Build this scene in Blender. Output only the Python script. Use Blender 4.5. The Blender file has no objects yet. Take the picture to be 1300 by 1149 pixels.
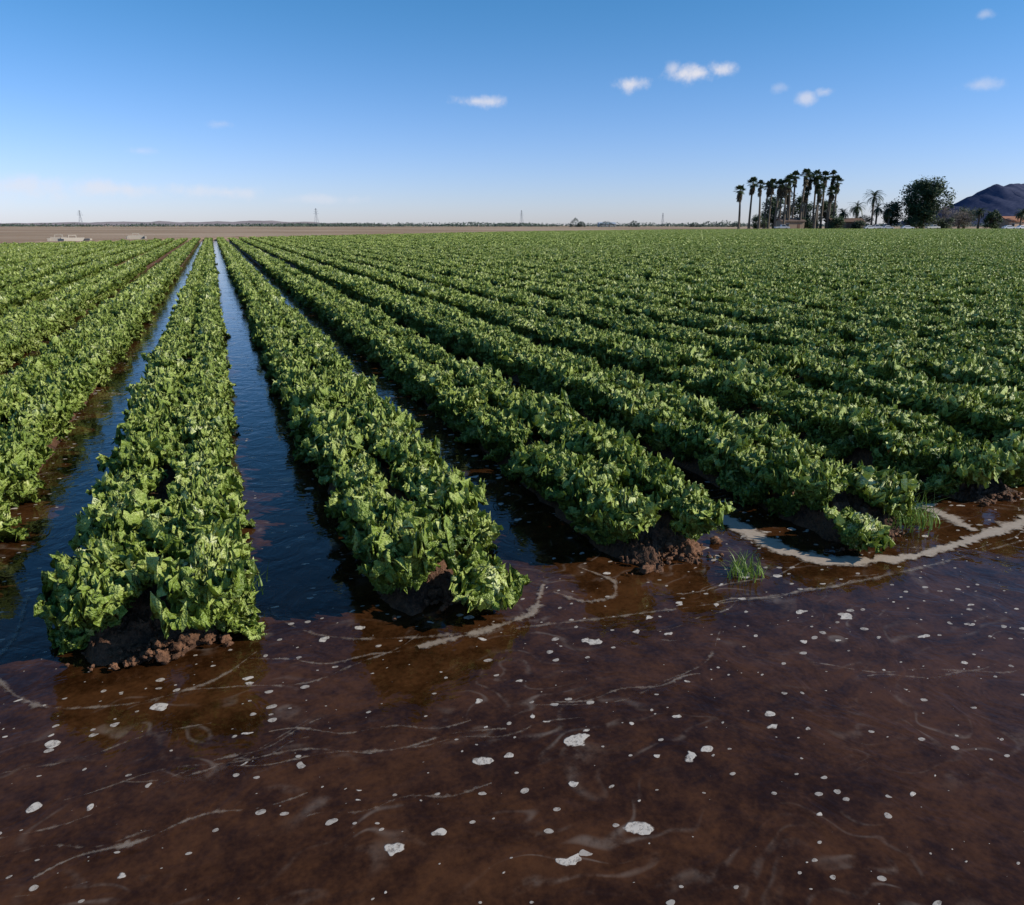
import bpy, math, random
import numpy as np
from mathutils import Vector, noise as mn
rnd = random.Random(7); rng = np.random.default_rng(7)
scene = bpy.context.scene
HEAD = math.radians(21.3)
cH, sH = math.cos(HEAD), math.sin(HEAD)
def W2(L, D):            # lateral / forward along the look direction -> world x,y
    return (cH*L + sH*D, cH*D - sH*L)

# ------------------------------------------------------------ helpers
def mesh_obj(name, verts, faces, mats=None, smooth=True, mi=None, coll=True):
    me = bpy.data.meshes.new(name)
    me.from_pydata([tuple(map(float, v)) for v in verts], [], [tuple(map(int, f)) for f in faces])
    if mats:
        for m in (mats if isinstance(mats, (list, tuple)) else [mats]): me.materials.append(m)
    if mi is not None: me.polygons.foreach_set('material_index', list(map(int, mi)))
    me.polygons.foreach_set('use_smooth', [smooth]*len(me.polygons))
    me.update()
    ob = bpy.data.objects.new(name, me)
    if coll: scene.collection.objects.link(ob)
    return ob
def new_mat(name):
    m = bpy.data.materials.new(name); m.use_nodes = True
    nt = m.node_tree; nt.nodes.clear()
    return m, nt
class NT:
    def __init__(s, nt): s.nt = nt
    def n(s, t, **kw):
        nd = s.nt.nodes.new(t)
        for k, v in kw.items(): setattr(nd, k, v)
        return nd
    def l(s, a, b): s.nt.links.new(a, b)
    def math(s, op, a, b=None, c=None, clamp=False):
        nd = s.n('ShaderNodeMath', operation=op); nd.use_clamp = clamp
        for i, v in enumerate((a, b, c)):
            if v is None: continue
            if isinstance(v, (int, float)): nd.inputs[i].default_value = v
            else: s.l(v, nd.inputs[i])
        return nd.outputs[0]
    def mix(s, fac, a, b, blend='MIX'):
        nd = s.n('ShaderNodeMix', data_type='RGBA', blend_type=blend)
        for i, v in ((0, fac), (6, a), (7, b)):
            if isinstance(v, (int, float)): nd.inputs[i].default_value = v
            elif isinstance(v, tuple): nd.inputs[i].default_value = (*v, 1)
            else: s.l(v, nd.inputs[i])
        return nd.outputs[2]
    def noise(s, vec, scale, detail=4, rough=.55, dist=0.0):
        nd = s.n('ShaderNodeTexNoise'); nd.inputs['Scale'].default_value = scale
        nd.inputs['Detail'].default_value = detail; nd.inputs['Roughness'].default_value = rough
        nd.inputs['Distortion'].default_value = dist
        if vec is not None: s.l(vec, nd.inputs['Vector'])
        return nd
    def ramp(s, v, a, b, lo=0.0, hi=1.0):
        nd = s.n('ShaderNodeMapRange', interpolation_type='SMOOTHSTEP'); s.l(v, nd.inputs[0])
        nd.inputs[1].default_value = a; nd.inputs[2].default_value = b
        nd.inputs[3].default_value = lo; nd.inputs[4].default_value = hi
        return nd.outputs[0]
    def pos(s, scale=(1, 1, 1)):
        g = s.n('ShaderNodeNewGeometry'); m = s.n('ShaderNodeMapping'); m.inputs['Scale'].default_value = scale
        s.l(g.outputs['Position'], m.inputs['Vector']); return m.outputs[0]

def soil_mat(name, c1, c2, rough=.9, s1=3, s2=40, bump=.5, bdist=.02, spec=.3):
    m, nt = new_mat(name); N = NT(nt); p = N.pos()
    a = N.noise(p, s1, 4).outputs[0]; b = N.noise(p, s2, 4, .65).outputs[0]
    f = N.math('ADD', N.math('MULTIPLY', a, .5), N.math('MULTIPLY', b, .5))
    col = N.mix(N.ramp(f, .35, .65), c1, c2)
    bs = N.n('ShaderNodeBsdfPrincipled'); N.l(col, bs.inputs['Base Color'])
    bs.inputs['Roughness'].default_value = rough; bs.inputs['Specular IOR Level'].default_value = spec
    bp = N.n('ShaderNodeBump'); bp.inputs['Strength'].default_value = bump; bp.inputs['Distance'].default_value = bdist
    N.l(b, bp.inputs['Height']); N.l(bp.outputs[0], bs.inputs['Normal'])
    o = N.n('ShaderNodeOutputMaterial'); N.l(bs.outputs[0], o.inputs[0]); return m
def flat_mat(name, c, rough=.7, var=.25, scale=1.5, metal=0, spec=.4):
    m, nt = new_mat(name); N = NT(nt)
    tc = N.n('ShaderNodeTexCoord')
    a = N.noise(tc.outputs['Object'], scale, 4).outputs[0]
    col = N.mix(a, tuple(x*(1-var) for x in c), tuple(min(1, x*(1+var)) for x in c))
    bs = N.n('ShaderNodeBsdfPrincipled'); N.l(col, bs.inputs['Base Color'])
    bs.inputs['Roughness'].default_value = rough; bs.inputs['Metallic'].default_value = metal
    bs.inputs['Specular IOR Level'].default_value = spec
    o = N.n('ShaderNodeOutputMaterial'); N.l(bs.outputs[0], o.inputs[0]); return m
def leafy_mat(name, c1, c2, rough=.6, transl=.2, scale=.8):
    m, nt = new_mat(name); N = NT(nt)
    tc = N.n('ShaderNodeTexCoord'); a = N.noise(tc.outputs['Object'], scale, 2).outputs[0]
    col = N.mix(N.ramp(a, .3, .7), c1, c2)
    bs = N.n('ShaderNodeBsdfPrincipled'); N.l(col, bs.inputs['Base Color']); bs.inputs['Roughness'].default_value = rough
    tr = N.n('ShaderNodeBsdfTranslucent'); N.l(col, tr.inputs[0])
    mx = N.n('ShaderNodeMixShader'); mx.inputs[0].default_value = transl
    N.l(bs.outputs[0], mx.inputs[1]); N.l(tr.outputs[0], mx.inputs[2])
    o = N.n('ShaderNodeOutputMaterial'); N.l(mx.outputs[0], o.inputs[0]); return m

# ------------------------------------------------------------ lettuce material
def lettuce_material():
    m, nt = new_mat('lettuce_leaf'); N = NT(nt)
    at = N.n('ShaderNodeAttribute', attribute_name='tone')
    oi = N.n('ShaderNodeObjectInfo'); p = N.pos()
    bn = N.noise(p, 75, 2, .6)
    f = N.math('ADD', at.outputs['Fac'], N.math('MULTIPLY', N.math('SUBTRACT', oi.outputs['Random'], .5), .22))
    f = N.math('ADD', f, N.math('MULTIPLY', N.math('SUBTRACT', bn.outputs[0], .5), .7), clamp=True)
    cr = N.n('ShaderNodeValToRGB'); N.l(f, cr.inputs[0]); e = cr.color_ramp.elements
    e[0].position = 0; e[0].color = (.055, .095, .010, 1); e[1].position = 1; e[1].color = (.70, .70, .38, 1)
    q = e.new(.33); q.color = (.20, .27, .034, 1); q = e.new(.66); q.color = (.43, .49, .125, 1)
    col = cr.outputs[0]
    bs = N.n('ShaderNodeBsdfPrincipled'); N.l(col, bs.inputs['Base Color'])
    bs.inputs['Roughness'].default_value = .42; bs.inputs['Specular IOR Level'].default_value = .45
    bp = N.n('ShaderNodeBump'); bp.inputs['Strength'].default_value = 1; bp.inputs['Distance'].default_value = .017
    N.l(bn.outputs[0], bp.inputs['Height']); N.l(bp.outputs[0], bs.inputs['Normal'])
    tr = N.n('ShaderNodeBsdfTranslucent'); N.l(N.mix(.5, col, (.28, .40, .03)), tr.inputs[0])
    mx = N.n('ShaderNodeMixShader'); mx.inputs[0].default_value = .13
    N.l(bs.outputs[0], mx.inputs[1]); N.l(tr.outputs[0], mx.inputs[2])
    o = N.n('ShaderNodeOutputMaterial'); N.l(mx.outputs[0], o.inputs[0]); return m
M_LET = lettuce_material()

def lettuce_arrays(r, nleaf, nu, nv, off=(0, 0, 0), scl=1.0, head=False, big=1.0, fine=True):
    V, F, T = [], [], []
    base = 0
    for i in range(nleaf):
        t = i/(nleaf-1)
        az = i*2.39996 + r.uniform(-.4, .4)
        hd = head and t < .45
        if hd:
            a0 = math.radians(70+r.uniform(-8, 8)); a1 = math.radians(175-20*t+r.uniform(-8, 8)); L = .17; Wd = .17; br = .045; cup = .5
        else:
            a0 = math.radians(92-46*t + r.uniform(-13, 13)); a1 = math.radians(116-100*t + r.uniform(-38, 38))
            L = (.120+.035*t)*r.uniform(.8, 1.25)*big; Wd = (.090+.045*t)*r.uniform(.8, 1.25)*big; br = .008+.034*t; cup = r.uniform(.0, .6)
        u = np.linspace(-1, 1, nu); v = np.linspace(0, 1, nv); U, Vv = np.meshgrid(u, v)
        w = Wd/2*(.20*(1-Vv)+np.sin(np.pi*np.clip(Vv, 0, 1)**1.15*.90)**.75)
        k1, k2 = r.uniform(14, 22), r.uniform(30, 42); p = [r.uniform(0, 6.28) for _ in range(12)]
        side = np.where(U > 0, p[0], p[1]); aU = np.abs(U)
        jg = 0.5 if hd else 1
        w = w*(1+jg*.28*aU*np.sin(Vv*k1+side)+jg*(.20 if fine else 0)*aU*np.sin(Vv*k2+side*2))
        ang = a0+(a1-a0)*v**1.3; dv = L/(nv-1)
        rr = br+np.concatenate([[0], np.cumsum(np.cos(ang[:-1])*dv)]); hh = np.concatenate([[0], np.cumsum(np.sin(ang[:-1])*dv)])
        A = ang[:, None]; R = rr[:, None]+0*U; H = hh[:, None]+0*U
        tipj = jg*(.014*np.sin(U*r.uniform(5, 9)+p[2])*Vv**3 + (.013 if fine else 0)*np.sin(U*19+p[3])*Vv**4 - .028*U*U*Vv**3)
        ruf = .019*r.uniform(.7, 1.5)*jg
        cr1 = np.sin(U*r.uniform(5, 8)+p[4])*np.sin(Vv*r.uniform(12, 16)+p[5])
        if fine:
            cr2 = np.sin(U*12+p[6]+Vv*8)*np.sin(Vv*27+p[8]-U*5); frill = np.sin(U*r.uniform(11, 16)+p[9])*Vv**3
            edge = (aU**2*.9+Vv**4*.5)*np.sin(Vv*r.uniform(22, 32)+side*3+U*3)
        else:
            cr2 = 0*U; frill = 0*U; edge = 0*U
        n = cup*U*U*w + ruf*(aU**2*.7+Vv**4*.5)*np.sin(Vv*r.uniform(11, 18)+side+U*r.uniform(2, 6)) \
            + jg*(.0105*cr1 + .0065*cr2 + .014*frill + .011*edge)*big
        R2 = R-n*np.sin(A)+tipj*np.cos(A); H2 = H+n*np.cos(A)+tipj*np.sin(A)
        S = U*w + r.uniform(-.025, .025)*Vv**2
        ca, sa = math.cos(az), math.sin(az)
        X = R2*ca-S*sa; Y = R2*sa+S*ca
        P = np.stack([X*scl+off[0], Y*scl+off[1], H2*scl+off[2]], -1).reshape(-1, 3)
        V.append(P)
        rib = np.clip(1-aU*6, 0, 1)*(1-Vv)
        tone = .38-.26*t+r.uniform(-.16, .16)+.14*aU**3+.20*Vv**3+.12*cr1+.10*cr2+.10*edge+.4*rib + (.22 if hd else 0) + (.2 if r.random() < .08 else 0)
        T.append(np.clip(tone, 0, 1).ravel())
        idx = np.arange(nu*nv).reshape(nv, nu)+base
        F.append(np.stack([idx[:-1, :-1], idx[:-1, 1:], idx[1:, 1:], idx[1:, :-1]], -1).reshape(-1, 4)); base += nu*nv
    return np.concatenate(V), np.concatenate(F), np.concatenate(T)
def lettuce_mesh(name, parts):
    vs, fs, ts = [], [], []; b = 0
    for V, F, T in parts:
        vs.append(V); fs.append(F+b); ts.append(T); b += len(V)
    V = np.concatenate(vs); F = np.concatenate(fs); T = np.concatenate(ts)
    me = bpy.data.meshes.new(name)
    me.vertices.add(len(V)); me.vertices.foreach_set('co', V.astype(np.float32).ravel())
    me.loops.add(len(F)*4); me.loops.foreach_set('vertex_index', F.astype(np.int32).ravel())
    me.polygons.add(len(F)); me.polygons.foreach_set('loop_start', np.arange(0, len(F)*4, 4, dtype=np.int32))
    me.polygons.foreach_set('loop_total', np.full(len(F), 4, dtype=np.int32))
    me.update(calc_edges=True)
    at = me.attributes.new('tone', 'FLOAT', 'POINT'); at.data.foreach_set('value', T.astype(np.float32))
    me.polygons.foreach_set('use_smooth', [True]*len(F)); me.materials.append(M_LET); me.validate()
    return bpy.data.objects.new(name, me)
ROWOFF = .170
colA = bpy.data.collections.new('lettuce_near_source')
colB = bpy.data.collections.new('lettuce_mid_source')
colC = bpy.data.collections.new('lettuce_far_source')
r = random.Random(3)
for i in range(12): colA.objects.link(lettuce_mesh('lettuce_head', [lettuce_arrays(r, 40, 16, 19)]))
for i in range(8): colB.objects.link(lettuce_mesh('lettuce_head_mid', [lettuce_arrays(r, 26, 6, 7, big=1.06)]))
CH = 1.96
for i in range(6):
    parts = []
    for row in (-ROWOFF, ROWOFF):
        for j in range(7):
            parts.append(lettuce_arrays(r, 14, 4, 4, (row+r.uniform(-.02, .02), (j+.5)*.28+r.uniform(-.04, .04), r.uniform(-.03, .03)), r.uniform(.82, 1.15), big=1.2, fine=False))
    colC.objects.link(lettuce_mesh('lettuce_strip', parts))

def instancer(name, pts, rots, scls, idx, coll):
    me = bpy.data.meshes.new(name); me.from_pydata(pts, [], [])
    a = me.attributes.new('rot', 'FLOAT_VECTOR', 'POINT'); a.data.foreach_set('vector', np.array(rots, dtype=np.float32).ravel())
    a = me.attributes.new('scl', 'FLOAT_VECTOR', 'POINT'); a.data.foreach_set('vector', np.array(scls, dtype=np.float32).ravel())
    a = me.attributes.new('idx', 'INT', 'POINT'); a.data.foreach_set('value', np.array(idx, dtype=np.int32))
    ob = bpy.data.objects.new(name, me); scene.collection.objects.link(ob)
    ng = bpy.data.node_groups.new(name+'_gn', 'GeometryNodeTree')
    ng.interface.new_socket('Geometry', in_out='INPUT', socket_type='NodeSocketGeometry')
    ng.interface.new_socket('Geometry', in_out='OUTPUT', socket_type='NodeSocketGeometry')
    n = ng.nodes; gi = n.new('NodeGroupInput'); go = n.new('NodeGroupOutput')
    ip = n.new('GeometryNodeInstanceOnPoints'); ci = n.new('GeometryNodeCollectionInfo')
    ci.inputs['Collection'].default_value = coll; ci.inputs['Separate Children'].default_value = True; ci.inputs['Reset Children'].default_value = True
    def na(nm, dt):
        q = n.new('GeometryNodeInputNamedAttribute'); q.data_type = dt; q.inputs['Name'].default_value = nm; return q.outputs['Attribute']
    e2r = n.new('FunctionNodeEulerToRotation')
    L = ng.links.new
    L(gi.outputs[0], ip.inputs['Points']); L(ci.outputs[0], ip.inputs['Instance']); ip.inputs['Pick Instance'].default_value = True
    L(na('idx', 'INT'), ip.inputs['Instance Index']); L(na('rot', 'FLOAT_VECTOR'), e2r.inputs[0]); L(e2r.outputs[0], ip.inputs['Rotation'])
    L(na('scl', 'FLOAT_VECTOR'), ip.inputs['Scale']); L(ip.outputs[0], go.inputs[0])
    md = ob.modifiers.new('instances', 'NODES'); md.node_group = ng
    return ob

# ------------------------------------------------------------ field layout
SP = 1.08; X0 = -.32
def yend(x): return float(np.interp(x, [-80, -14, 0, 60, 120, 200, 350, 450], [40, 61, 82, 148, 190, 224, 168, 130]))
BEDH = .13
def ystart(k): return {0: 2.60, 1: 2.60, 2: 2.60, 3: 2.44, 4: 2.62}.get(k, 2.58)
ks = list(range(-62, 335))
def LD(x, y): return (x*cH-y*sH, x*sH+y*cH)
nearP, midP, farP = ([], [], [], []), ([], [], [], []), ([], [], [], [])
def add(store, p, ro, s, i): store[0].append(p); store[1].append(ro); store[2].append(s); store[3].append(i)
for k in ks:
    xk = X0+SP*k; ye = yend(xk)
    y = ystart(k)+.10
    first = True
    while y < ye:
        L, D = LD(xk, y)
        if D > 48: break
        for sd in (-1, 1):
            yy = y+rnd.uniform(-.035, .035); xx = xk+sd*ROWOFF+rnd.uniform(-.02, .02)
            if first and k == 0 and sd < 0: yy += .10
            if first and k == 2 and sd < 0: yy += .12
            if first and k == 3 and sd > 0: yy += .16
            s = rnd.uniform(.88, 1.16)*(1+.18*mn.noise(Vector((xx*.8, yy*.5, 0))))
            if rnd.random() < .05: s *= .72
            L, D = LD(xx, yy)
            if abs(L) > .85*max(D, 0)+3 or D < -1: continue
            if first and k == 1 and sd > 0: continue
            if first and k == 3 and sd < 0: continue
            a = (xx, yy, BEDH-.02+rnd.uniform(-.02, .01)); ro = (rnd.uniform(-.2, .2), rnd.uniform(-.16, .16)+sd*.08, rnd.uniform(0, 6.28)); sc = (s, s, s*rnd.uniform(1.1, 1.45))
            if D < 12: add(nearP, a, ro, sc, rnd.randrange(12))
            else: add(midP, a, ro, sc, rnd.randrange(8))
            if D < 12: add(nearP, (xx+sd*.045, yy+.12, BEDH-.11), (0, sd*.55, rnd.uniform(0, 6.28)), (s*.78, s*.78, s*.78), rnd.randrange(12))
            elif D < 26: add(midP, (xx+sd*.045, yy+.12, BEDH-.11), (0, sd*.55, rnd.uniform(0, 6.28)), (s*.78, s*.78, s*.78), rnd.randrange(8))
        y += .25; first = False
    y0 = max(y, ystart(k))
    while y0 < ye:
        L, D = LD(xk, y0)
        if D > 44 and abs(L) < .80*D+8:
            sc = rnd.uniform(1.0, 1.35)
            if rnd.random() < .5: add(farP, (xk+rnd.uniform(-.03, .03), y0+CH, BEDH-.03), (0, 0, math.pi), (1, 1, sc), rnd.randrange(6))
            else: add(farP, (xk+rnd.uniform(-.03, .03), y0, BEDH-.03), (0, 0, 0), (1, 1, sc), rnd.randrange(6))
        y0 += CH
print('counts', len(nearP[0]), len(midP[0]), len(farP[0]))
instancer('lettuce_rows', *nearP, colA)
instancer('lettuce_rows_mid', *midP, colB)
instancer('lettuce_field', *farP, colC)
r = random.Random(77)
hd = lettuce_mesh('lettuce_plant', [lettuce_arrays(r, 36, 17, 17, head=True)]); scene.collection.objects.link(hd)
hd.location = (X0+SP+ROWOFF-.05, 2.60, BEDH-.09); hd.rotation_euler = (.4, 0, .4); hd.scale = (1.02, 1.02, 1.1)
hd = lettuce_mesh('lettuce_plant', [lettuce_arrays(r, 40, 17, 17, head=True)]); scene.collection.objects.link(hd)
hd.location = (X0+3*SP-ROWOFF-.04, 2.50, BEDH-.10); hd.rotation_euler = (.3, -.2, 1.4); hd.scale = (.95, .95, 1.0)

# ------------------------------------------------------------ soils, ground
M_SOIL = soil_mat('wet_bed_soil', (.036, .016, .008), (.165, .078, .040), rough=.7, s1=6, s2=55, bump=1, bdist=.02)
M_FIELD = soil_mat('furrow_soil', (.018, .011, .007), (.042, .026, .016), rough=.9, s1=.6, s2=8, bump=.4)
def ground_mat():
    m, nt = new_mat('dry_ground'); N = NT(nt); p = N.pos()
    a = N.noise(p, .012, 5).outputs[0]; b = N.noise(N.pos((.3, 1, 1)), .12, 5).outputs[0]
    c = N.noise(p, 2.5, 4).outputs[0]
    col = N.mix(N.ramp(a, .4, .6), (.30, .195, .115), (.44, .31, .205))
    col = N.mix(N.ramp(b, .45, .7, 0, .6), col, (.21, .165, .085))
    col = N.mix(N.ramp(c, .4, .7, 0, .3), col, (.16, .10, .065))
    bs = N.n('ShaderNodeBsdfPrincipled'); N.l(col, bs.inputs['Base Color']); bs.inputs['Roughness'].default_value = .95
    bs.inputs['Specular IOR Level'].default_value = .1
    o = N.n('ShaderNodeOutputMaterial'); N.l(bs.outputs[0], o.inputs[0]); return m
M_GROUND = ground_mat()
gx = sorted(set(list(np.linspace(-6000, 6000, 25))+[-60, -20, 20, 60])); gy = sorted(set(list(np.linspace(-3000, 9000, 25))+[-20, -8, -1.6, -.9, -.3, 3]))
def gz(x, y): return -.03 if y > -.4 else (.35 if y < -1.5 else .1)
V = [(x, y, gz(x, y)) for y in gy for x in gx]; nx = len(gx)
F = [(j*nx+i, j*nx+i+1, (j+1)*nx+i+1, (j+1)*nx+i) for j in range(len(gy)-1) for i in range(nx-1)]
mesh_obj('ground', V, F, M_GROUND)
xs = [-80, -40, -14, 0, 30, 60, 120, 200, 275, 350, 450]
V = [(x, 2.5, -.018) for x in xs]+[(x, yend(x)+1, -.018) for x in xs]; n = len(xs)
mesh_obj('field_soil', V, [(i, i+1, n+i+1, n+i) for i in range(n-1)], M_FIELD)

# raised beds
V, F = [], []
cs = np.linspace(-1, 1, 15); HW = .28
def bed(k):
    global V, F
    xk = X0+SP*k; ys0 = ystart(k)-.04; ye = yend(xk)
    near = -3 <= k <= 7
    if near:
        c = np.linspace(-1, 1, 71)
        ys = list(np.arange(ys0, ys0+.7, .008))+list(np.arange(ys0+.7, 9, .12))+list(np.arange(9, ye, 4.0))+[ye]
    else:
        c = cs[::2]; ys = [ys0, ys0+.2]+list(np.arange(ys0+2, ye, 12.0))+[ye]
    b = len(V)
    for y in ys:
        e = min(1, max(0, (y-ys0)/.34)); e = e*e*(3-2*e)
        for q in c:
            prof = 1-min(1, max(0, (abs(q)-.40)/.60))**1.4
            x = xk+q*HW*(.5+.5*min(1, e*1.8)); h = prof*(BEDH-.02)
            if near and y < 9:
                p = Vector((x*7, y*7, k*3.1)); nz = mn.noise(p)*.022+mn.noise(p*2.7)*.024+abs(mn.noise(p*5))*.030+mn.noise(p*11)*.018+mn.noise(p*22)*.011
                h += nz*prof*(1.5 if y < ys0+.5 else .7); x += mn.noise(p*1.3+Vector((9, 9, 9)))*.05
            yy = y + (mn.noise(Vector((x*9, k*5, 1)))*.12*(1-e) if near else 0)
            V.append((x, yy, -.05+h*e + .05*prof*min(1, e*1.5)))
    m = len(c)
    F += [(b+j*m+i, b+j*m+i+1, b+(j+1)*m+i+1, b+(j+1)*m+i) for j in range(len(ys)-1) for i in range(m-1)]
for k in ks: bed(k)
mesh_obj('raised_beds', V, F, M_SOIL)

# soil clods at bed ends
V, F = [], []
import bmesh
bm = bmesh.new(); bmesh.ops.create_icosphere(bm, subdivisions=3, radius=1)
IV = [v.co.copy() for v in bm.verts]; IF = [[v.index for v in f.verts] for f in bm.faces]; bm.free()
def clod(x, y, z, sx, sy, sz, seed):
    b = len(V)
    for v in IV:
        d = 1+.45*mn.noise(v*1.3+Vector((seed, 0, 0)))+.4*mn.noise(v*3.2+Vector((0, seed, 0)))+.25*mn.noise(v*8)
        V.append((x+v.x*sx*d, y+v.y*sy*d, z+v.z*sz*d))
    F.extend([tuple(b+i for i in f) for f in IF])
for k in range(-2, 7):
    xk = X0+SP*k; ys0 = ystart(k)
    big = {0: 1.0, 2: 1.0, 1: .45}.get(k, .4)
    for j in range(int(110*big)):
        s = rnd.uniform(.003, .012); u_ = rnd.gauss(-.02, .10)
        if j < 6*big: s = rnd.uniform(.015, .03)
        clod(xk+u_, ys0+rnd.uniform(.02, .2), .01+.06*big*max(0, 1-abs(u_)/.25)*rnd.uniform(.2, 1), s*rnd.uniform(.8, 1.4), s*rnd.uniform(.7, 1.2), s*.8, j+k*31.3)
mesh_obj('soil_clods', V, F, soil_mat('clod_soil', (.06, .027, .013), (.21, .10, .052), rough=.8, s1=14, s2=70, bump=1, bdist=.012))

# ------------------------------------------------------------ water
def water_mat():
    m, nt = new_mat('muddy_water'); N = NT(nt); p = N.pos()
    wn = N.noise(p, 1.0, 3, .6); wsub = N.n('ShaderNodeVectorMath', operation='SUBTRACT'); N.l(wn.outputs['Color'], wsub.inputs[0]); wsub.inputs[1].default_value = (.5, .5, .5)
    wsc = N.n('ShaderNodeVectorMath', operation='SCALE'); N.l(wsub.outputs[0], wsc.inputs[0]); wsc.inputs['Scale'].default_value = 1.1
    wp = N.n('ShaderNodeVectorMath', operation='ADD'); N.l(p, wp.inputs[0]); N.l(wsc.outputs[0], wp.inputs[1]); wpv = wp.outputs[0]
    mp = N.n('ShaderNodeMapping'); mp.inputs['Scale'].default_value = (.6, 1.9, 1); N.l(wpv, mp.inputs['Vector'])
    a = N.noise(mp.outputs[0], 1.1, 4, .6).outputs[0]; b = N.noise(p, 9, 4, .65).outputs[0]; c = N.noise(p, 60, 2).outputs[0]
    f = N.math('ADD', N.math('MULTIPLY', a, .42), N.math('ADD', N.math('MULTIPLY', b, .40), N.math('MULTIPLY', c, .18)))
    col = N.mix(N.ramp(f, .38, .64), (.018, .0065, .0020), (.072, .028, .0095))
    ln = N.noise(mp.outputs[0], 1.4, 2, .5, .3).outputs[0]
    fr = N.math('FRACT', N.math('MULTIPLY', ln, 11)); line = N.ramp(N.math('ABSOLUTE', N.math('SUBTRACT', fr, .5)), .0, .16, 1, 0)
    big = N.noise(p, 1.7, 3, .6).outputs[0]
    line = N.math('MULTIPLY', N.math('MULTIPLY', line, N.ramp(big, .44, .64)), N.ramp(b, .40, .62))
    def flecks(scale, pw, rad, seed, wob):
        mpp = N.n('ShaderNodeMapping'); mpp.inputs['Location'].default_value = (seed, seed*.7, 0); mpp.inputs['Scale'].default_value = (.8, 1.2, 1)
        dn = N.noise(p, 16, 2, .5); ds = N.n('ShaderNodeVectorMath', operation='SCALE'); N.l(dn.outputs['Color'], ds.inputs[0]); ds.inputs['Scale'].default_value = wob
        da = N.n('ShaderNodeVectorMath', operation='ADD'); N.l(p, da.inputs[0]); N.l(ds.outputs[0], da.inputs[1])
        N.l(da.outputs[0], mpp.inputs['Vector'])
        v = N.n('ShaderNodeTexVoronoi', voronoi_dimensions='2D'); v.inputs['Scale'].default_value = scale; N.l(mpp.outputs[0], v.inputs['Vector'])
        sc = N.n('ShaderNodeSeparateColor'); N.l(v.outputs['Color'], sc.inputs[0])
        rr = N.math('SUBTRACT', N.math('MULTIPLY', N.math('POWER', sc.outputs[0], pw), rad), .02)
        rr = N.math('MULTIPLY', rr, N.ramp(big, .3, .62, .45, 1.15))
        d = N.math('SUBTRACT', rr, v.outputs['Distance'])
        d = N.math('ADD', d, N.math('MULTIPLY', N.math('SUBTRACT', c, .5), .05))
        return N.ramp(d, 0, .02)
    fk = N.math('MAXIMUM', flecks(4.2, 6, .16, 3.3, .08), flecks(9, 6.5, .24, 17.1, .06))
    fk = N.math('MAXIMUM', fk, N.math('MULTIPLY', flecks(22, 8, .3, 5.5, .03), .7))
    lace = N.ramp(N.noise(p, 55, 3, .7).outputs[0], .32, .55, .4, 1)
    fk = N.math('MULTIPLY', fk, lace)
    foam = N.math('MAXIMUM', N.math('MULTIPLY', line, .15), fk)
    col = N.mix(foam, col, (.50, .44, .37))
    bs = N.n('ShaderNodeBsdfPrincipled'); N.l(col, bs.inputs['Base Color']); bs.inputs['IOR'].default_value = 1.33
    bs.inputs['Specular IOR Level'].default_value = .36
    N.l(N.math('ADD', N.math('MULTIPLY', foam, .6), .04), bs.inputs['Roughness'])
    bn = N.noise(wpv, 7, 3, .55).outputs[0]
    h = N.math('ADD', N.math('MULTIPLY', bn, .010), N.math('ADD', N.math('MULTIPLY', c, .0005), N.math('MULTIPLY', foam, .002)))
    bp = N.n('ShaderNodeBump'); bp.inputs['Strength'].default_value = .55; bp.inputs['Distance'].default_value = 1
    N.l(h, bp.inputs['Height']); N.l(bp.outputs[0], bs.inputs['Normal'])
    o = N.n('ShaderNodeOutputMaterial'); N.l(bs.outputs[0], o.inputs[0]); return m
M_WATER = water_mat()
wx = [-40, -3.2, 0, 8, 30, 60]
V = [(x, -1.2, 0) for x in wx]+[(x, 3.0, 0) for x in wx]
F = [(i, i+1, 6+i+1, 6+i) for i in range(5)]
b = len(V)
top = [1, 2, 3, 4]
for i in top: V.append((wx[i], yend(wx[i])-1, 0))
for q in range(3): F.append((6+top[q], 6+top[q+1], b+q+1, b+q))
mesh_obj('irrigation_water', V, F, M_WATER)

# foam ribbons
def foam_mat():
    m, nt = new_mat('foam'); N = NT(nt); p = N.pos()
    uv = N.n('ShaderNodeUVMap'); sp = N.n('ShaderNodeSeparateXYZ'); N.l(uv.outputs[0], sp.inputs[0])
    e = N.math('ABSOLUTE', N.math('SUBTRACT', sp.outputs[0], .5))
    n1 = N.noise(p, 11, 5, .7).outputs[0]; n2 = N.noise(p, 60, 3, .6).outputs[0]
    d = N.math('SUBTRACT', N.math('ADD', N.math('MULTIPLY', n1, 1.3), N.math('MULTIPLY', n2, .35)), N.math('MULTIPLY', e, 1.6))
    al = N.ramp(N.math('ADD', d, N.math('SUBTRACT', sp.outputs[1], .6)), .34, .68)
    al = N.math('MULTIPLY', al, N.ramp(sp.outputs[1], .2, .75, .32, .92))
    col = N.mix(n2, (.30, .22, .155), (.48, .40, .31))
    bs = N.n('ShaderNodeBsdfPrincipled'); N.l(col, bs.inputs['Base Color']); bs.inputs['Roughness'].default_value = .6
    N.l(al, bs.inputs['Alpha'])
    o = N.n('ShaderNodeOutputMaterial'); N.l(bs.outputs[0], o.inputs[0]); return m
M_FOAM = foam_mat()
V, F, UVc = [], [], []
zl = [0.004]
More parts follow.
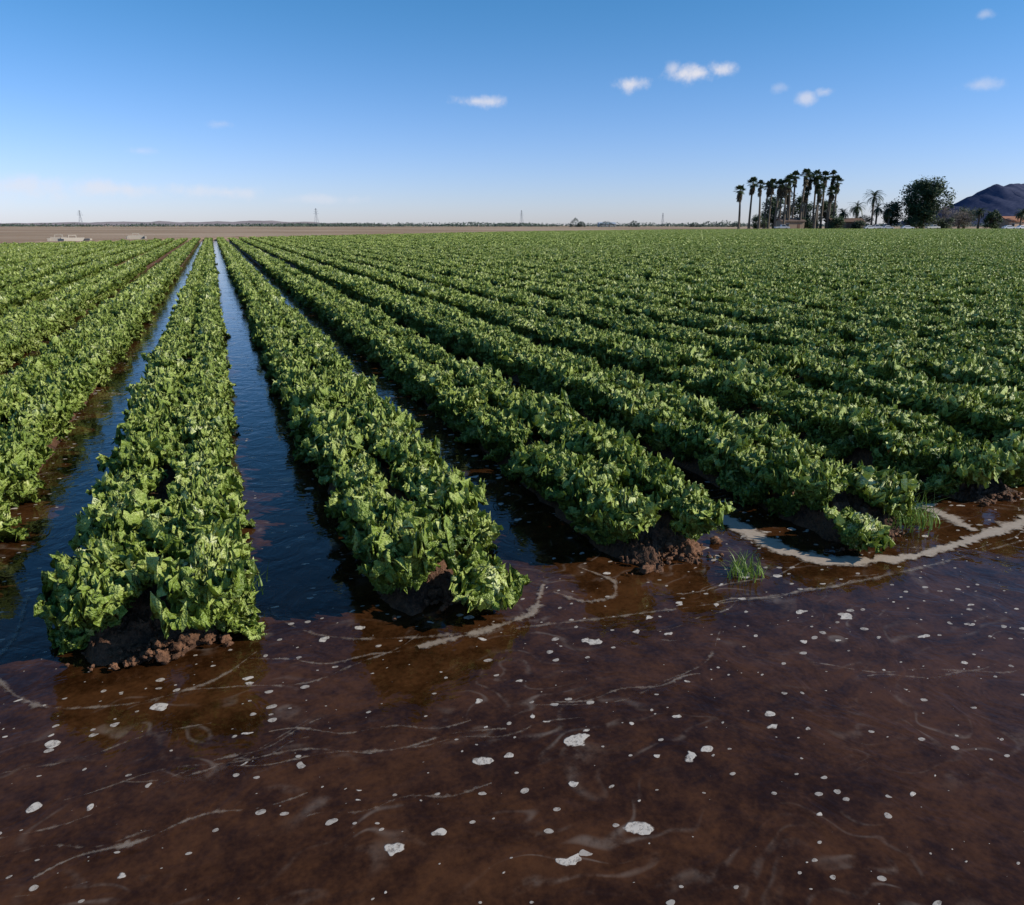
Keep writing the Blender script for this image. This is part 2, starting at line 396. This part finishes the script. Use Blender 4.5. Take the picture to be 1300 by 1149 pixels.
def ribbon(pts, w0, w1, dens):
    P = np.array(pts, float); t = np.linspace(0, 1, len(P)); tt = np.linspace(0, 1, 60)
    X = np.interp(tt, t, P[:, 0]); Y = np.interp(tt, t, P[:, 1])
    ker = np.ones(9)/9
    Xp = np.pad(X, 4, mode='edge'); Yp = np.pad(Y, 4, mode='edge'); X = np.convolve(Xp, ker, 'valid'); Y = np.convolve(Yp, ker, 'valid')
    dx = np.gradient(X); dy = np.gradient(Y); l = np.hypot(dx, dy)+1e-9; b = len(V)
    zl[0] += .0004
    for i in range(60):
        w = (w0+(w1-w0)*tt[i])*(.75+.7*mn.noise(Vector((X[i]*5, Y[i]*5, len(V)))))*math.sin(math.pi*min(1, .08+tt[i]*.9))**.4
        nx_, ny_ = -dy[i]/l[i], dx[i]/l[i]
        for q in (-1, 0, 1):
            V.append((X[i]+nx_*w*q, Y[i]+ny_*w*q, zl[0])); UVc.append((q*.5+.5, dens))
    for i in range(59):
        for q in (0, 1): F.append((b+i*3+q, b+i*3+q+1, b+i*3+q+4, b+i*3+q+3))
ribbon([(2.32, 3.5), (2.35, 3.15), (2.39, 2.9), (2.38, 2.65), (2.46, 2.45), (2.68, 2.35), (2.98, 2.31), (3.2, 2.34)], .17, .06, .76)
ribbon([(2.95, 2.32), (3.2, 2.34), (3.5, 2.38), (3.8, 2.42), (4.3, 2.5), (5.0, 2.5)], .06, .13, .70)
ribbon([(3.46, 2.42), (3.50, 2.62), (3.48, 3.1)], .09, .12, .66)
ribbon([(.06, 2.95), (.16, 2.66), (.42, 2.50), (.8, 2.42), (1.1, 2.37), (1.57, 2.30), (2.49, 2.19), (3.56, 2.26), (4.6, 2.3)], .06, .07, .30)
ribbon([(-.9, 2.9), (-.76, 2.62), (-.62, 2.47), (-.37, 2.40), (-.12, 2.44), (.03, 2.6)], .06, .05, .30)
ribbon([(1.2, 2.62), (1.28, 2.48), (1.42, 2.47), (1.5, 2.6), (1.40, 2.8)], .07, .05, .38)
ribbon([(.55, 2.40), (.85, 2.42), (1.06, 2.47), (1.20, 2.7)], .09, .07, .44)
ribbon([(-.85, 3.4), (-.82, 3.0), (-.9, 2.7), (-1.1, 2.5)], .06, .05, .36)
rr_ = random.Random(19)
for j in range(26):
    cx, cy = rr_.uniform(-1.0, 3.6), rr_.uniform(1.55, 2.42); ln_ = rr_.uniform(.18, .5); cv = rr_.uniform(-.5, .9); an = rr_.uniform(-.35, .3)
    pts = []
    for i in range(9):
        t_ = i/8-.5; lx = t_*ln_*2; ly = cv*lx*lx + .02*math.sin(t_*14+j)
        pts.append((cx+lx*math.cos(an)-ly*math.sin(an), cy+lx*math.sin(an)+ly*math.cos(an)))
    ribbon(pts, .03, .045, rr_.uniform(.20, .34))
ob = mesh_obj('foam', V, F, M_FOAM)
ul = ob.data.uv_layers.new(name='UVMap')
for lp in ob.data.loops: ul.data[lp.index].uv = UVc[lp.vertex_index]

# ------------------------------------------------------------ grass tufts
M_GRASS = leafy_mat('grass_blade', (.10, .19, .03), (.24, .34, .06), .45, .3, scale=20)
def tuft(x, y, z, n, h, spread, seed):
    r = random.Random(seed); V, F = [], []
    for i in range(n):
        az = r.uniform(0, 6.28); bx, by = r.gauss(0, spread*.35), r.gauss(0, spread*.35); hh = h*r.uniform(.4, 1.1)
        lean = r.uniform(.1, 1.0); w = r.uniform(.0018, .004); b = len(V)
        for j in range(6):
            t = j/5; rr = hh*lean*t*t*.9+.01*t; zz = hh*t*(1-.35*lean*t)
            px, py = bx+math.cos(az)*rr, by+math.sin(az)*rr; ww = w*(1-t*.9)
            V.append((px-math.sin(az)*ww, py+math.cos(az)*ww, zz)); V.append((px+math.sin(az)*ww, py-math.cos(az)*ww, zz))
        for j in range(5): F.append((b+2*j, b+2*j+1, b+2*j+3, b+2*j+2))
    o = mesh_obj('grass_tuft', V, F, M_GRASS); o.location = (x, y, z)
tuft(3.18, 2.60, .03, 200, .17, .18, 1)
tuft(2.06, 2.46, .0, 100, .11, .11, 2); tuft(-.02, 2.98, .06, 130, .10, .12, 3)

# ------------------------------------------------------------ palms and trees
M_PTR = flat_mat('palm_trunk', (.14, .11, .08), .9, .4, 2)
M_PFR = leafy_mat('palm_frond', (.018, .034, .010), (.055, .08, .024), .5, .15)
M_PDEAD = leafy_mat('dead_frond', (.08, .06, .035), (.16, .12, .07), .9, .1)
def tube(V, F, MI, pts, rad, seg, mi):
    b = len(V)
    for (x, y, z), rr in zip(pts, rad):
        for s in range(seg):
            a = 2*math.pi*s/seg; V.append((x+rr*math.cos(a), y+rr*math.sin(a), z))
    for j in range(len(pts)-1):
        for s in range(seg):
            F.append((b+j*seg+s, b+j*seg+(s+1) % seg, b+(j+1)*seg+(s+1) % seg, b+(j+1)*seg+s)); MI.append(mi)
def fan_palm(L, D, h, seed, z0=-.03):
    r = random.Random(seed); V, F, MI = [], [], []
    bx, by = r.uniform(-.9, .9), r.uniform(-.6, .6)
    pts = [(bx*(t/8)**2, by*(t/8)**2, h*t/8) for t in range(9)]
    tube(V, F, MI, pts, [.46*(1-.4*(t/8))+(.15 if t == 0 else 0) for t in range(9)], 9, 0)
    tx, ty = bx, by; K = r.uniform(1.1, 1.5)
    def fan(el, az, pet, size, mi, zt):
        d = Vector((math.cos(el)*math.cos(az), math.cos(el)*math.sin(az), math.sin(el)))
        s = Vector((-math.sin(az), math.cos(az), 0)); u = d.cross(s)
        o = Vector((tx, ty, zt)); e = o+d*pet; b = len(V)
        V.extend([tuple(o-s*.04), tuple(o+s*.04), tuple(e+s*.03), tuple(e-s*.03)]); F.append((b, b+1, b+2, b+3)); MI.append(mi)
        n = 11
        for i in range(n):
            a = math.radians(-100+200*i/(n-1)); dirv = d*math.cos(a)+s*math.sin(a)
            Lg = size*(1-.25*abs(a)/1.75)*r.uniform(.85, 1.1); w = size*.10
            pp = s*math.cos(a)-d*math.sin(a)
            m1 = e+dirv*Lg*.6; tp = e+dirv*Lg+Vector((0, 0, -.28*Lg)); b = len(V)
            V.extend([tuple(e), tuple(m1+pp*w), tuple(tp), tuple(m1-pp*w)]); F.append((b, b+1, b+2, b+3)); MI.append(mi)
    for i in range(46):
        el = math.radians(r.uniform(-35, 80)); fan(el, r.uniform(0, 6.28), r.uniform(.7, 1.2)*K, r.uniform(.8, 1.15)*K*.9, 1, h+r.uniform(-.3, .2))
    for i in range(36):
        el = math.radians(r.uniform(-85, -45)); fan(el, r.uniform(0, 6.28), r.uniform(.3, .7)*K, r.uniform(.7, 1.0)*K*.9, 2, h-r.uniform(.4, 3.0))
    o = mesh_obj('fan_palm', V, F, [M_PTR, M_PFR, M_PDEAD], False, MI); x, y = W2(L, D); o.location = (x, y, z0)
def date_palm(L, D, h, seed, crown=3.4):
    r = random.Random(seed); V, F, MI = [], [], []
    tube(V, F, MI, [(0, 0, h*t/6) for t in range(7)], [.5, .4, .36, .34, .34, .36, .45], 9, 0)
    for i in range(60):
        az = r.uniform(0, 6.28); el0 = math.radians(r.uniform(-30, 85)); Lf = crown*r.uniform(.85, 1.15); P = Vector((0, 0, h)); el = el0; st = Lf/9
        s = Vector((-math.sin(az), math.cos(az), 0))
        for j in range(9):
            d = Vector((math.cos(el)*math.cos(az), math.cos(el)*math.sin(az), math.sin(el))); nP = P+d*st
            wl = .55*math.sin(math.pi*(j+1.2)/10.5)
            for sg in (-1, 1):
                for q in (0, .5):
                    b = len(V); a0 = P.lerp(nP, q); a1 = P.lerp(nP, q+.4); tip = a0+s*sg*wl+d*.25+Vector((0, 0, -.12))
                    V.extend([tuple(a0), tuple(a1), tuple(tip)]); F.append((b, b+1, b+2)); MI.append(1)
            b = len(V); V.extend([tuple(P-s*.03), tuple(P+s*.03), tuple(nP+s*.02), tuple(nP-s*.02)]); F.append((b, b+1, b+2, b+3)); MI.append(1)
            P = nP; el -= .2
    o = mesh_obj('date_palm', V, F, [M_PTR, M_PFR], False, MI); x, y = W2(L, D); o.location = (x, y, -.03)
palms = [(88.1, 15.5), (92, 18.2), (95.8, 17.6), (97.8, 16.8), (99.5, 18), (102, 17.4), (103.6, 16.2), (105.5, 17.8), (107.2, 19.5), (108.6, 21.0), (111.7, 21.6), (113.4, 20.2), (116.6, 21.3),
         (118.2, 19.2), (119.8, 20.8), (122.0, 21.3), (124.4, 19.0), (106.5, 14), (112.5, 15), (117.4, 15.5), (122.6, 15)]
for i, (L, h) in enumerate(palms):
    D = 300+rnd.uniform(-14, 14); fan_palm(L*D/300, D, .94*h*D/300, 100+i)
date_palm(138.5, 298, 12, 5, 4.6); date_palm(143.5, 305, 8, 6, 3.6); date_palm(131.5, 296, 8.0, 7, 4.2); date_palm(146, 300, 6.5, 8, 3.2); date_palm(128, 300, 6, 9, 3.4)
date_palm(181, 300, 6.5, 18, 3); date_palm(196, 298, 6.0, 19, 3.4)

M_BARK = flat_mat('bark', (.10, .075, .055), .95, .4, 3)
M_TL1 = leafy_mat('tree_leaves', (.024, .044, .012), (.068, .10, .026), .6, .2, scale=.5)
M_TL2 = leafy_mat('olive_leaves', (.04, .055, .022), (.10, .12, .05), .6, .2, scale=.5)
M_TL3 = leafy_mat('dry_twigs', (.14, .11, .08), (.24, .19, .15), .8, .1, scale=.5)
def leaf_tree(name, L, D, h, w, seed, mat, nclump=34, leaves=70, ls=.35, trunkfrac=.28):
    r = random.Random(seed); V, F, MI = [], [], []
    th = h*trunkfrac
    tube(V, F, MI, [(0, 0, 0), (.05, 0, th*.5), (0, .08, th), (.1, 0, h*.6)], [w*.045+.1, w*.035+.08, w*.03+.06, .05], 8, 0)
    for i in range(nclump):
        a = r.uniform(0, 6.28); zz = r.uniform(0, 1); rad = w*.46*math.sqrt(r.uniform(.05, 1))*math.sin(math.pi*(.2+.66*zz))**.7*(.85+.3*math.sin(a*2+seed))
        c = Vector((rad*math.cos(a), rad*math.sin(a), th*.7+(h-th*.7)*zz*.93))
        b0 = Vector((0, 0, th*r.uniform(.6, 1.2))); md = b0.lerp(c, .5)+Vector((0, 0, -.05*h))
        tube(V, F, MI, [tuple(b0), tuple(md), tuple(c)], [.09, .06, .02], 4, 0)
        R = w*r.uniform(.10, .18)
        for q in range(leaves):
            d = Vector((r.gauss(0, 1), r.gauss(0, 1), r.gauss(0, .75))).normalized()*R*r.uniform(.3, 1.1); p = c+d
            n1 = Vector((r.uniform(-1, 1), r.uniform(-1, 1), r.uniform(-1, 1))).normalized(); n2 = n1.orthogonal().normalized()*ls*r.uniform(.5, 1); n1 = n1*ls*r.uniform(.4, .8); b = len(V)
            V.extend([tuple(p-n1), tuple(p-n2*.6), tuple(p+n1), tuple(p+n2*.6)]); F.append((b, b+1, b+2, b+3)); MI.append(1)
    o = mesh_obj(name, V, F, [M_BARK, mat], False, MI); x, y = W2(L, D); o.location = (x, y, -.03); return o
leaf_tree('broadleaf_tree', 159, 300, 18.5, 18.5, 11, M_TL1, 95, 150, .62)
leaf_tree('broadleaf_tree', 150, 306, 10, 10, 12, M_TL1, 40, 110, .5)
leaf_tree('broadleaf_tree', 126, 310, 11, 10, 13, M_TL1, 40, 110, .5)
leaf_tree('broadleaf_tree', 109, 322, 13, 14, 14, M_TL1, 50, 110, .55, .15)
leaf_tree('broadleaf_tree', 118, 318, 13, 14, 15, M_TL1, 50, 110, .55, .15)
leaf_tree('bare_tree', 168, 302, 8.5, 12, 16, M_TL3, 50, 90, .22)
leaf_tree('bare_tree', 177, 306, 7.5, 11, 17, M_TL3, 50, 90, .22)
leaf_tree('shrub', 184.5, 297, 7, 7, 20, M_TL1, 40, 110, .4, .08)
leaf_tree('shrub', 153, 296, 4.5, 9, 21, M_TL1, 30, 100, .35, .08)
leaf_tree('shrub', 166, 297, 4.0, 9, 22, M_TL2, 30, 100, .35, .08)
leaf_tree('shrub', 136, 303, 5, 10, 23, M_TL1, 30, 100, .35, .08)
leaf_tree('shrub', 122, 290, 4.2, 9, 24, M_TL1, 30, 100, .35, .08)
leaf_tree('shrub', 113, 299, 4.2, 9, 34, M_TL1, 30, 100, .35, .08)
leaf_tree('shrub', 101, 315, 5, 10, 25, M_TL1, 30, 100, .35, .08)
leaf_tree('shrub', 129, 288, 3.2, 6, 35, M_TL2, 30, 100, .35, .08)
leaf_tree('broadleaf_tree', 186, 318, 8, 12, 26, M_TL2, 34, 90, .45)
leaf_tree('broadleaf_tree', 206, 308, 9, 10, 27, M_TL1, 34, 90, .45)

# ------------------------------------------------------------ distant treeline (one mass)
M_DT = leafy_mat('distant_foliage', (.035, .055, .04), (.07, .09, .06), .8, .1, scale=.05)
V, F = [], []
r = random.Random(41)
def mass(L, D, w, h, n, ls):
    for i in range(n):
        a = r.uniform(-1, 1); zz = r.uniform(0, 1)*(1-a*a)**.5
        x, y = W2(L+a*w/2, D+r.uniform(-w*.3, w*.3)); p = Vector((x, y, zz*h)); b = len(V)
        n1 = Vector((r.uniform(-1, 1), r.uniform(-1, 1), r.uniform(-.7, .7))).normalized(); n2 = n1.orthogonal().normalized()*ls*r.uniform(.5, 1); n1 = n1*ls*.7
        V.extend([tuple(p-n1), tuple(p-n2), tuple(p+n1), tuple(p+n2)]); F.append((b, b+1, b+2, b+3))
for i in range(230):
    D = r.uniform(850, 1250); uu = r.uniform(-300, 720) if r.random() < .7 else r.uniform(-720, -200)
    mass(uu/981*D, D, r.uniform(30, 90), r.uniform(2.5, 5.5)*(1 if uu > -250 else .8), 70, 1.3)
for uu, w, h in ((80, 9, 8), (88, 7, 5), (120, 14, 5), (155, 10, 5.5), (250, 16, 5), (232, 9, 4), (270, 14, 6), (285, 8, 5), (320, 10, 4)):
    mass(uu/981*700, 700, w, h, 240, .7)
mesh_obj('distant_treeline', V, F, M_DT, False)

# ------------------------------------------------------------ hills
def ridge(name, prof, D, depth, mat, seed, rough):
    V, F = [], []; n = 200; Ls = np.linspace(prof[0][0], prof[-1][0], n); hs = np.interp(Ls, [p[0] for p in prof], [p[1] for p in prof]); m = 17
    for j in range(m):
        t = j/(m-1)*2-1
        for i in range(n):
            base = hs[i]*(1-abs(t))**.9
            z = base*(1+rough*mn.fractal(Vector((Ls[i]*.012*600/depth, t*3, seed)), 1.0, 2.0, 5))
            x, y = W2(Ls[i], D+t*depth); V.append((x, y, z-.5))
    F = [(j*n+i, j*n+i+1, (j+1)*n+i+1, (j+1)*n+i) for j in range(m-1) for i in range(n-1)]
    mesh_obj(name, V, F, mat)
M_MT = soil_mat('haze_tinted_rock', (.040, .050, .090), (.080, .085, .130), 1.0, .01, .08, 0, spec=0)  # blue aerial haze is painted into this base colour
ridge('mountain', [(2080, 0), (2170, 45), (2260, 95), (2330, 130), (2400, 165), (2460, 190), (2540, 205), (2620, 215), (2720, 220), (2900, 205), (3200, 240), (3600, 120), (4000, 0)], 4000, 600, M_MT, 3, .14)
M_HL = soil_mat('distant_hill_soil', (.24, .20, .195), (.32, .27, .255), 1.0, .01, .08, 0, spec=0)
ridge('distant_hills', [(-2600, 8), (-2150, 12), (-1900, 9), (-1500, 15), (-1200, 14), (-1000, 19), (-700, 11), (-400, 4), (-100, 0)], 3000, 500, M_HL, 8, .3)

# ------------------------------------------------------------ transmission towers
M_STEEL = flat_mat('galvanised_steel', (.22, .24, .27), .6, .1, metal=.0)
def beam(V, F, a, b, w):
    a, b = Vector(a), Vector(b); d = (b-a).normalized(); s = d.orthogonal().normalized()*w; t = d.cross(s).normalized()*w; k = len(V)
    for p in (a, b):
        for q in (s+t, s-t, -s-t, -s+t): V.append(tuple(p+q))
    F.extend([(k, k+1, k+5, k+4), (k+1, k+2, k+6, k+5), (k+2, k+3, k+7, k+6), (k+3, k, k+4, k+7)])
def tower(L, D, h):
    V, F = [], []; w = .10; lv = [0, .25, .45, .6, .72, .85, 1.0]; hw = [.11, .085, .06, .04, .028, .022, .01]
    for j in range(6):
        for sx, sy in ((1, 1), (1, -1), (-1, -1), (-1, 1)):
            a = (sx*hw[j]*h, sy*hw[j]*h, lv[j]*h); b = (sx*hw[j+1]*h, sy*hw[j+1]*h, lv[j+1]*h); beam(V, F, a, b, w)
            sx2, sy2 = (sx, -sy) if sx*sy > 0 else (-sx, sy)
            beam(V, F, a, (sx2*hw[j+1]*h, sy2*hw[j+1]*h, lv[j+1]*h), w*.6)
    for z, e in ((.70, .20), (.82, .16), (.93, .11)):
        for sg in (-1, 1):
            beam(V, F, (0, 0, z*h), (sg*e*h, 0, z*h), w*.8); beam(V, F, (0, 0, z*h+.05*h), (sg*e*h, 0, z*h), w*.6)
    o = mesh_obj('transmission_tower', V, F, M_STEEL, False); x, y = W2(L, D); o.location = (x, y, 0); o.rotation_euler = (0, 0, -HEAD+.9)
for u, h in ((103, 24), (402, 27), (662, 24), (841, 20)): tower((u-650)/981*1200, 1200, h)

# ------------------------------------------------------------ houses, cars, wall, culverts
def box(V, F, MI, x0, x1, y0, y1, z0, z1, mi):
    b = len(V)
    for z in (z0, z1): V.extend([(x0, y0, z), (x1, y0, z), (x1, y1, z), (x0, y1, z)])
    for f in ((0, 3, 2, 1), (4, 5, 6, 7), (0, 1, 5, 4), (1, 2, 6, 5), (2, 3, 7, 6), (3, 0, 4, 7)):
        F.append(tuple(b+i for i in f)); MI.append(mi)
M_GLASS = flat_mat('window_glass', (.03, .04, .05), .1, .1); M_TRIM = flat_mat('white_trim', (.7, .69, .66), .6, .1)
def house(L, D, w, d, h, rh, wallc, roofc, name, rot=0.0):
    e = bpy.data.objects.new(name, None); scene.collection.objects.link(e)
    x, y = W2(L, D); e.location = (x, y, -.03); e.rotation_euler = (0, 0, -HEAD+rot)
    mw = flat_mat(name+'_wall', wallc, .9, .12, .6); mr = flat_mat(name+'_roof', roofc, .85, .3, 2)
    def part(nm, V, F, m, MI=None):
        o = mesh_obj(nm, V, F, m, False); o.parent = e
    V, F, MI = [], [], []; box(V, F, MI, -w/2, w/2, -d/2, d/2, 0, h, 0)
    b = len(V); V.extend([(-w/2, -d/2, h), (-w/2, d/2, h), (-w/2, 0, h+rh), (w/2, -d/2, h), (w/2, d/2, h), (w/2, 0, h+rh)]); F.extend([(b, b+1, b+2), (b+3, b+5, b+4)])
    part('walls', V, F, mw)
    ov = .5; sl = rh/(d/2); V, F = [], []
    for sg in (-1, 1):
        b = len(V)
        for zz in (0.02, .17):
            V.extend([(-w/2-ov, sg*(d/2+ov), h-ov*sl+zz), (w/2+ov, sg*(d/2+ov), h-ov*sl+zz), (w/2+ov, sg*.001, h+rh+zz), (-w/2-ov, sg*.001, h+rh+zz)])
        F.extend([tuple(b+i for i in f) for f in ((0, 1, 2, 3), (4, 5, 6, 7), (0, 1, 5, 4), (1, 2, 6, 5), (3, 0, 4, 7))])
    part('roof', V, F, mr)
    V, F, MI = [], [], []; V2, F2, M2 = [], [], []
    nW = max(2, int(w//3.5))
    for i in range(nW):
        cx = -w/2+w*(i+.5)/nW
        if i == nW//2: continue
        box(V, F, MI, cx-.6, cx+.6, -d/2-.03, -d/2-.005, 1.0, 2.2, 0); box(V2, F2, M2, cx-.72, cx+.72, -d/2-.06, -d/2-.032, .88, 1.0, 0); box(V2, F2, M2, cx-.72, cx+.72, -d/2-.06, -d/2-.032, 2.2, 2.32, 0)
    part('windows', V, F, M_GLASS); part('window_trim', V2, F2, M_TRIM)
    cx = -w/2+w*(nW//2+.5)/nW; V, F, MI = [], [], []; box(V, F, MI, cx-.5, cx+.5, -d/2-.05, -d/2-.005, 0, 2.1, 0); part('door', V, F, flat_mat('door_paint', (.15, .08, .05), .6))
house(197, 304, 11, 8, 3.0, 1.8, (.45, .33, .24), (.30, .13, .07), 'stucco_house', .2)
house(127, 295, 11, 8, 2.8, 1.2, (.26, .18, .12), (.14, .08, .05), 'stucco_house', -.1)
house(107, 298, 9, 6, 3.0, 1.0, (.30, .22, .15), (.12, .08, .06), 'farm_shed', .1)
house((770-650)/981*760, 760, 16, 8, 3.0, 1.2, (.4, .4, .4), (.3, .34, .4), 'farm_shed', .1)
M_TIRE = flat_mat('tyre', (.02, .02, .02), .9)
def car(L, D, colr, rot, truck=False):
    V, F, MI = [], [], []
    if truck: top = [(-2.6, .5), (-2.6, 1.05), (-.5, 1.1), (-.4, 1.75), (.9, 1.75), (1.4, 1.15), (2.5, 1.05), (2.6, .5)]
    else: top = [(-2.2, .4), (-2.2, .95), (-1.7, 1.0), (-1.2, 1.42), (.4, 1.42), (1.1, .98), (2.1, .85), (2.2, .4)]
    n = len(top)
    for s in (-1, 1):
        for (px, pz) in top: V.append((px, s*(.88 if pz < 1.2 else .70), pz))
    for i in range(n): j = (i+1) % n; F.append((i, j, n+j, n+i)); MI.append(0)
    F.append(tuple(range(n))); MI.append(0); F.append(tuple(range(2*n-1, n-1, -1))); MI.append(0)
    zt = top[3][1]; zb = top[5][1]+.03
    for s in (-1, 1):
        b = len(V); x0, x1, x2, x3 = top[2][0]+.35 if not truck else -.35, top[3][0]+.08, top[4][0]-.05, top[5][0]-.15
        V.extend([(x0, s*.895, zb), (x3, s*.895, zb), (x2, s*.725, zt-.08), (x1, s*.725, zt-.08)]); F.append((b, b+1, b+2, b+3)); MI.append(1)
        for wx_ in (-1.4, 1.4):
            b = len(V); m = 12
            for yy in (s*.70, s*.92):
                for q in range(m): V.append((wx_+.34*math.cos(q*6.283/m), yy, .34+.34*math.sin(q*6.283/m)))
            for q in range(m): F.append((b+q, b+(q+1) % m, b+m+(q+1) % m, b+m+q)); MI.append(2)
            F.append(tuple(b+m+q for q in range(m))); MI.append(2)
    o = mesh_obj('pickup_truck' if truck else 'parked_car', V, F, [flat_mat('car_paint', colr, .3, .03), M_GLASS, M_TIRE], False, MI)
    x, y = W2(L, D); o.location = (x, y, -.03); o.rotation_euler = (0, 0, -HEAD+rot)
for L, D, c, ro, tr in ((132.5, 286, (.6, .6, .6), .1, 0), (136, 289, (.55, .55, .57), 0, 1), (141, 290, (.3, .32, .36), .2, 0), (148, 289, (.7, .7, .7), 0, 0), (158, 290, (.6, .58, .5), .1, 1),
                        (186, 289, (.8, .8, .8), 0, 0), (191, 289, (.75, .75, .76), .1, 0), (195.5, 289, (.4, .05, .04), 0, 0), (201, 289, (.8, .8, .8), 0, 1), (99, 283, (.5, .5, .5), 0, 1)): car(L, D, c, ro, tr)
M_CONC = flat_mat('concrete', (.36, .31, .25), .9, .2, 2)
def headgate(L, D, w, rot):
    V, F, MI = [], [], []
    box(V, F, MI, -w/2, w/2, -.12, .12, 0, .42, 0); box(V, F, MI, -w/2-.2, -w/2, -1.2, .14, 0, .34, 0); box(V, F, MI, w/2, w/2+.2, -1.2, .14, 0, .34, 0)
    box(V, F, MI, -w/2, w/2, -1.2, -.12, 0, .06, 0); box(V, F, MI, -.35, -.28, -.02, .05, .42, .6, 0); box(V, F, MI, .28, .35, -.02, .05, .42, .6, 0); box(V, F, MI, -.35, .35, -.03, .06, .6, .66, 0)
    o = mesh_obj('concrete_headgate', V, F, M_CONC, False); x, y = W2(L, D); o.location = (x, y, -.01); o.rotation_euler = (0, 0, -HEAD+rot)
headgate(-40, 70, 2.0, .9); headgate(-43, 73, 1.4, .5); headgate(-42, 86, 1.6, .5)
M_BANK = soil_mat('dirt_bank', (.20, .125, .08), (.36, .245, .16), .95, .5, 5, .3, .1, .1)
V, F = [], []; pl = [(-80, 43), (-14, 65), (0, 86), (60, 153), (120, 196), (200, 231)]
px = np.interp(np.linspace(0, 1, 240), np.linspace(0, 1, 6), [p[0] for p in pl]); py = np.interp(np.linspace(0, 1, 240), np.linspace(0, 1, 6), [p[1] for p in pl])
for i in range(240):
    for q, z in ((-1.6, -.04), (-.7, .22), (0, .32), (.7, .24), (1.8, -.04)):
        nz = mn.noise(Vector((px[i]*.5, py[i]*.5, q)))*.1 if z > 0 else 0
        V.append((px[i]-q*.5, py[i]+q, z+nz))
F = [(i*5+q, (i+1)*5+q, (i+1)*5+q+1, i*5+q+1) for i in range(239) for q in range(4)]
mesh_obj('dirt_bank', V, F, M_BANK)

# ------------------------------------------------------------ sky + sun
SUN_AZ, SUN_EL = math.radians(122), math.radians(30)
w = bpy.data.worlds.new('World'); scene.world = w; w.use_nodes = True; nt = w.node_tree; nt.nodes.clear(); N = NT(nt)
sky = N.n('ShaderNodeTexSky', sky_type='NISHITA'); sky.sun_disc = False; sky.sun_elevation = SUN_EL; sky.sun_rotation = SUN_AZ
sky.air_density = 1.0; sky.dust_density = .3; sky.ozone_density = 3.0; sky.altitude = 300
tc = N.n('ShaderNodeTexCoord'); sp = N.n('ShaderNodeSeparateXYZ'); N.l(tc.outputs['Generated'], sp.inputs[0])
az = N.math('MULTIPLY', N.math('ARCTAN2', sp.outputs[0], sp.outputs[1]), 57.2958); el = N.math('MULTIPLY', N.math('ARCSINE', sp.outputs[2]), 57.2958)
tint = N.mix(N.ramp(el, 0, 18), (1.04, 1.11, 1.62), (.46, 1.02, 1.36))
skyc = N.mix(1.0, sky.outputs[0], tint, 'MULTIPLY')
nz = N.noise(tc.outputs['Generated'], 34, 6, .62).outputs[0]
cl = [(-2.5, 8.5, 1.9, .45, .8), (8.3, 9.5, 1.3, .6, .85), (12.9, 10.0, 2.1, .7, 1), (14.3, 10.2, 1.5, .6, .95), (11.2, 10.4, .6, .6, .6), (20.2, 8.2, .8, .45, .6), (21.2, 8.5, .8, .4, .55), (18.2, 8.9, .7, .4, .3), (30.1, 8.3, 1.2, .45, .4), (29.8, 12.1, .5, .3, .35),
      (-20.1, 6.6, .9, .35, .3), (-25.1, 4.7, 1, .3, .3), (-26.8, 2.3, 4.5, .6, .6), (-20, 2.2, 3.5, .5, .5), (-32, 2.4, 4, 1.0, .55), (-14, 1.8, 3, .4, .35)]
tot = None
for a0, e0, wa, we, st in cl:
    dx = N.math('MULTIPLY', N.math('SUBTRACT', az, 21.3+a0), 1/wa); dy = N.math('MULTIPLY', N.math('SUBTRACT', el, e0), 1/we)
    d = N.math('SQRT', N.math('ADD', N.math('MULTIPLY', dx, dx), N.math('MULTIPLY', dy, dy)))
    v = N.math('SUBTRACT', N.math('MULTIPLY', nz, 2.4), N.math('ADD', d, .15))
    v = N.math('MULTIPLY', N.ramp(v, -.1, 1.2), st)
    tot = v if tot is None else N.math('MAXIMUM', tot, v)
col = N.mix(N.math('MINIMUM', tot, .9), skyc, (8.0, 7.9, 8.5))
bg = N.n('ShaderNodeBackground'); N.l(col, bg.inputs[0]); bg.inputs[1].default_value = .10
o = N.n('ShaderNodeOutputWorld'); N.l(bg.outputs[0], o.inputs[0])
sl = bpy.data.lights.new('sun', 'SUN'); sl.energy = 5.0; sl.angle = math.radians(.5); sl.color = (1, .95, .86)
so = bpy.data.objects.new('sun', sl); scene.collection.objects.link(so)
sd = Vector((math.cos(SUN_EL)*math.sin(SUN_AZ), math.cos(SUN_EL)*math.cos(SUN_AZ), math.sin(SUN_EL)))
so.rotation_euler = sd.to_track_quat('Z', 'Y').to_euler()

# ------------------------------------------------------------ camera
cd = bpy.data.cameras.new('camera'); co = bpy.data.objects.new('camera', cd); scene.collection.objects.link(co)
cd.sensor_fit = 'HORIZONTAL'; cd.sensor_width = 36; cd.lens = 950/1300*36; cd.shift_y = -44.5/1300
cd.clip_start = .05; cd.clip_end = 20000
co.location = (0, 0, 1.5); co.rotation_euler = (math.radians(90)-math.atan(244/950), 0, -HEAD)
scene.camera = co
scene.view_settings.view_transform = 'Standard'; scene.view_settings.look = 'None'; scene.view_settings.exposure = 0
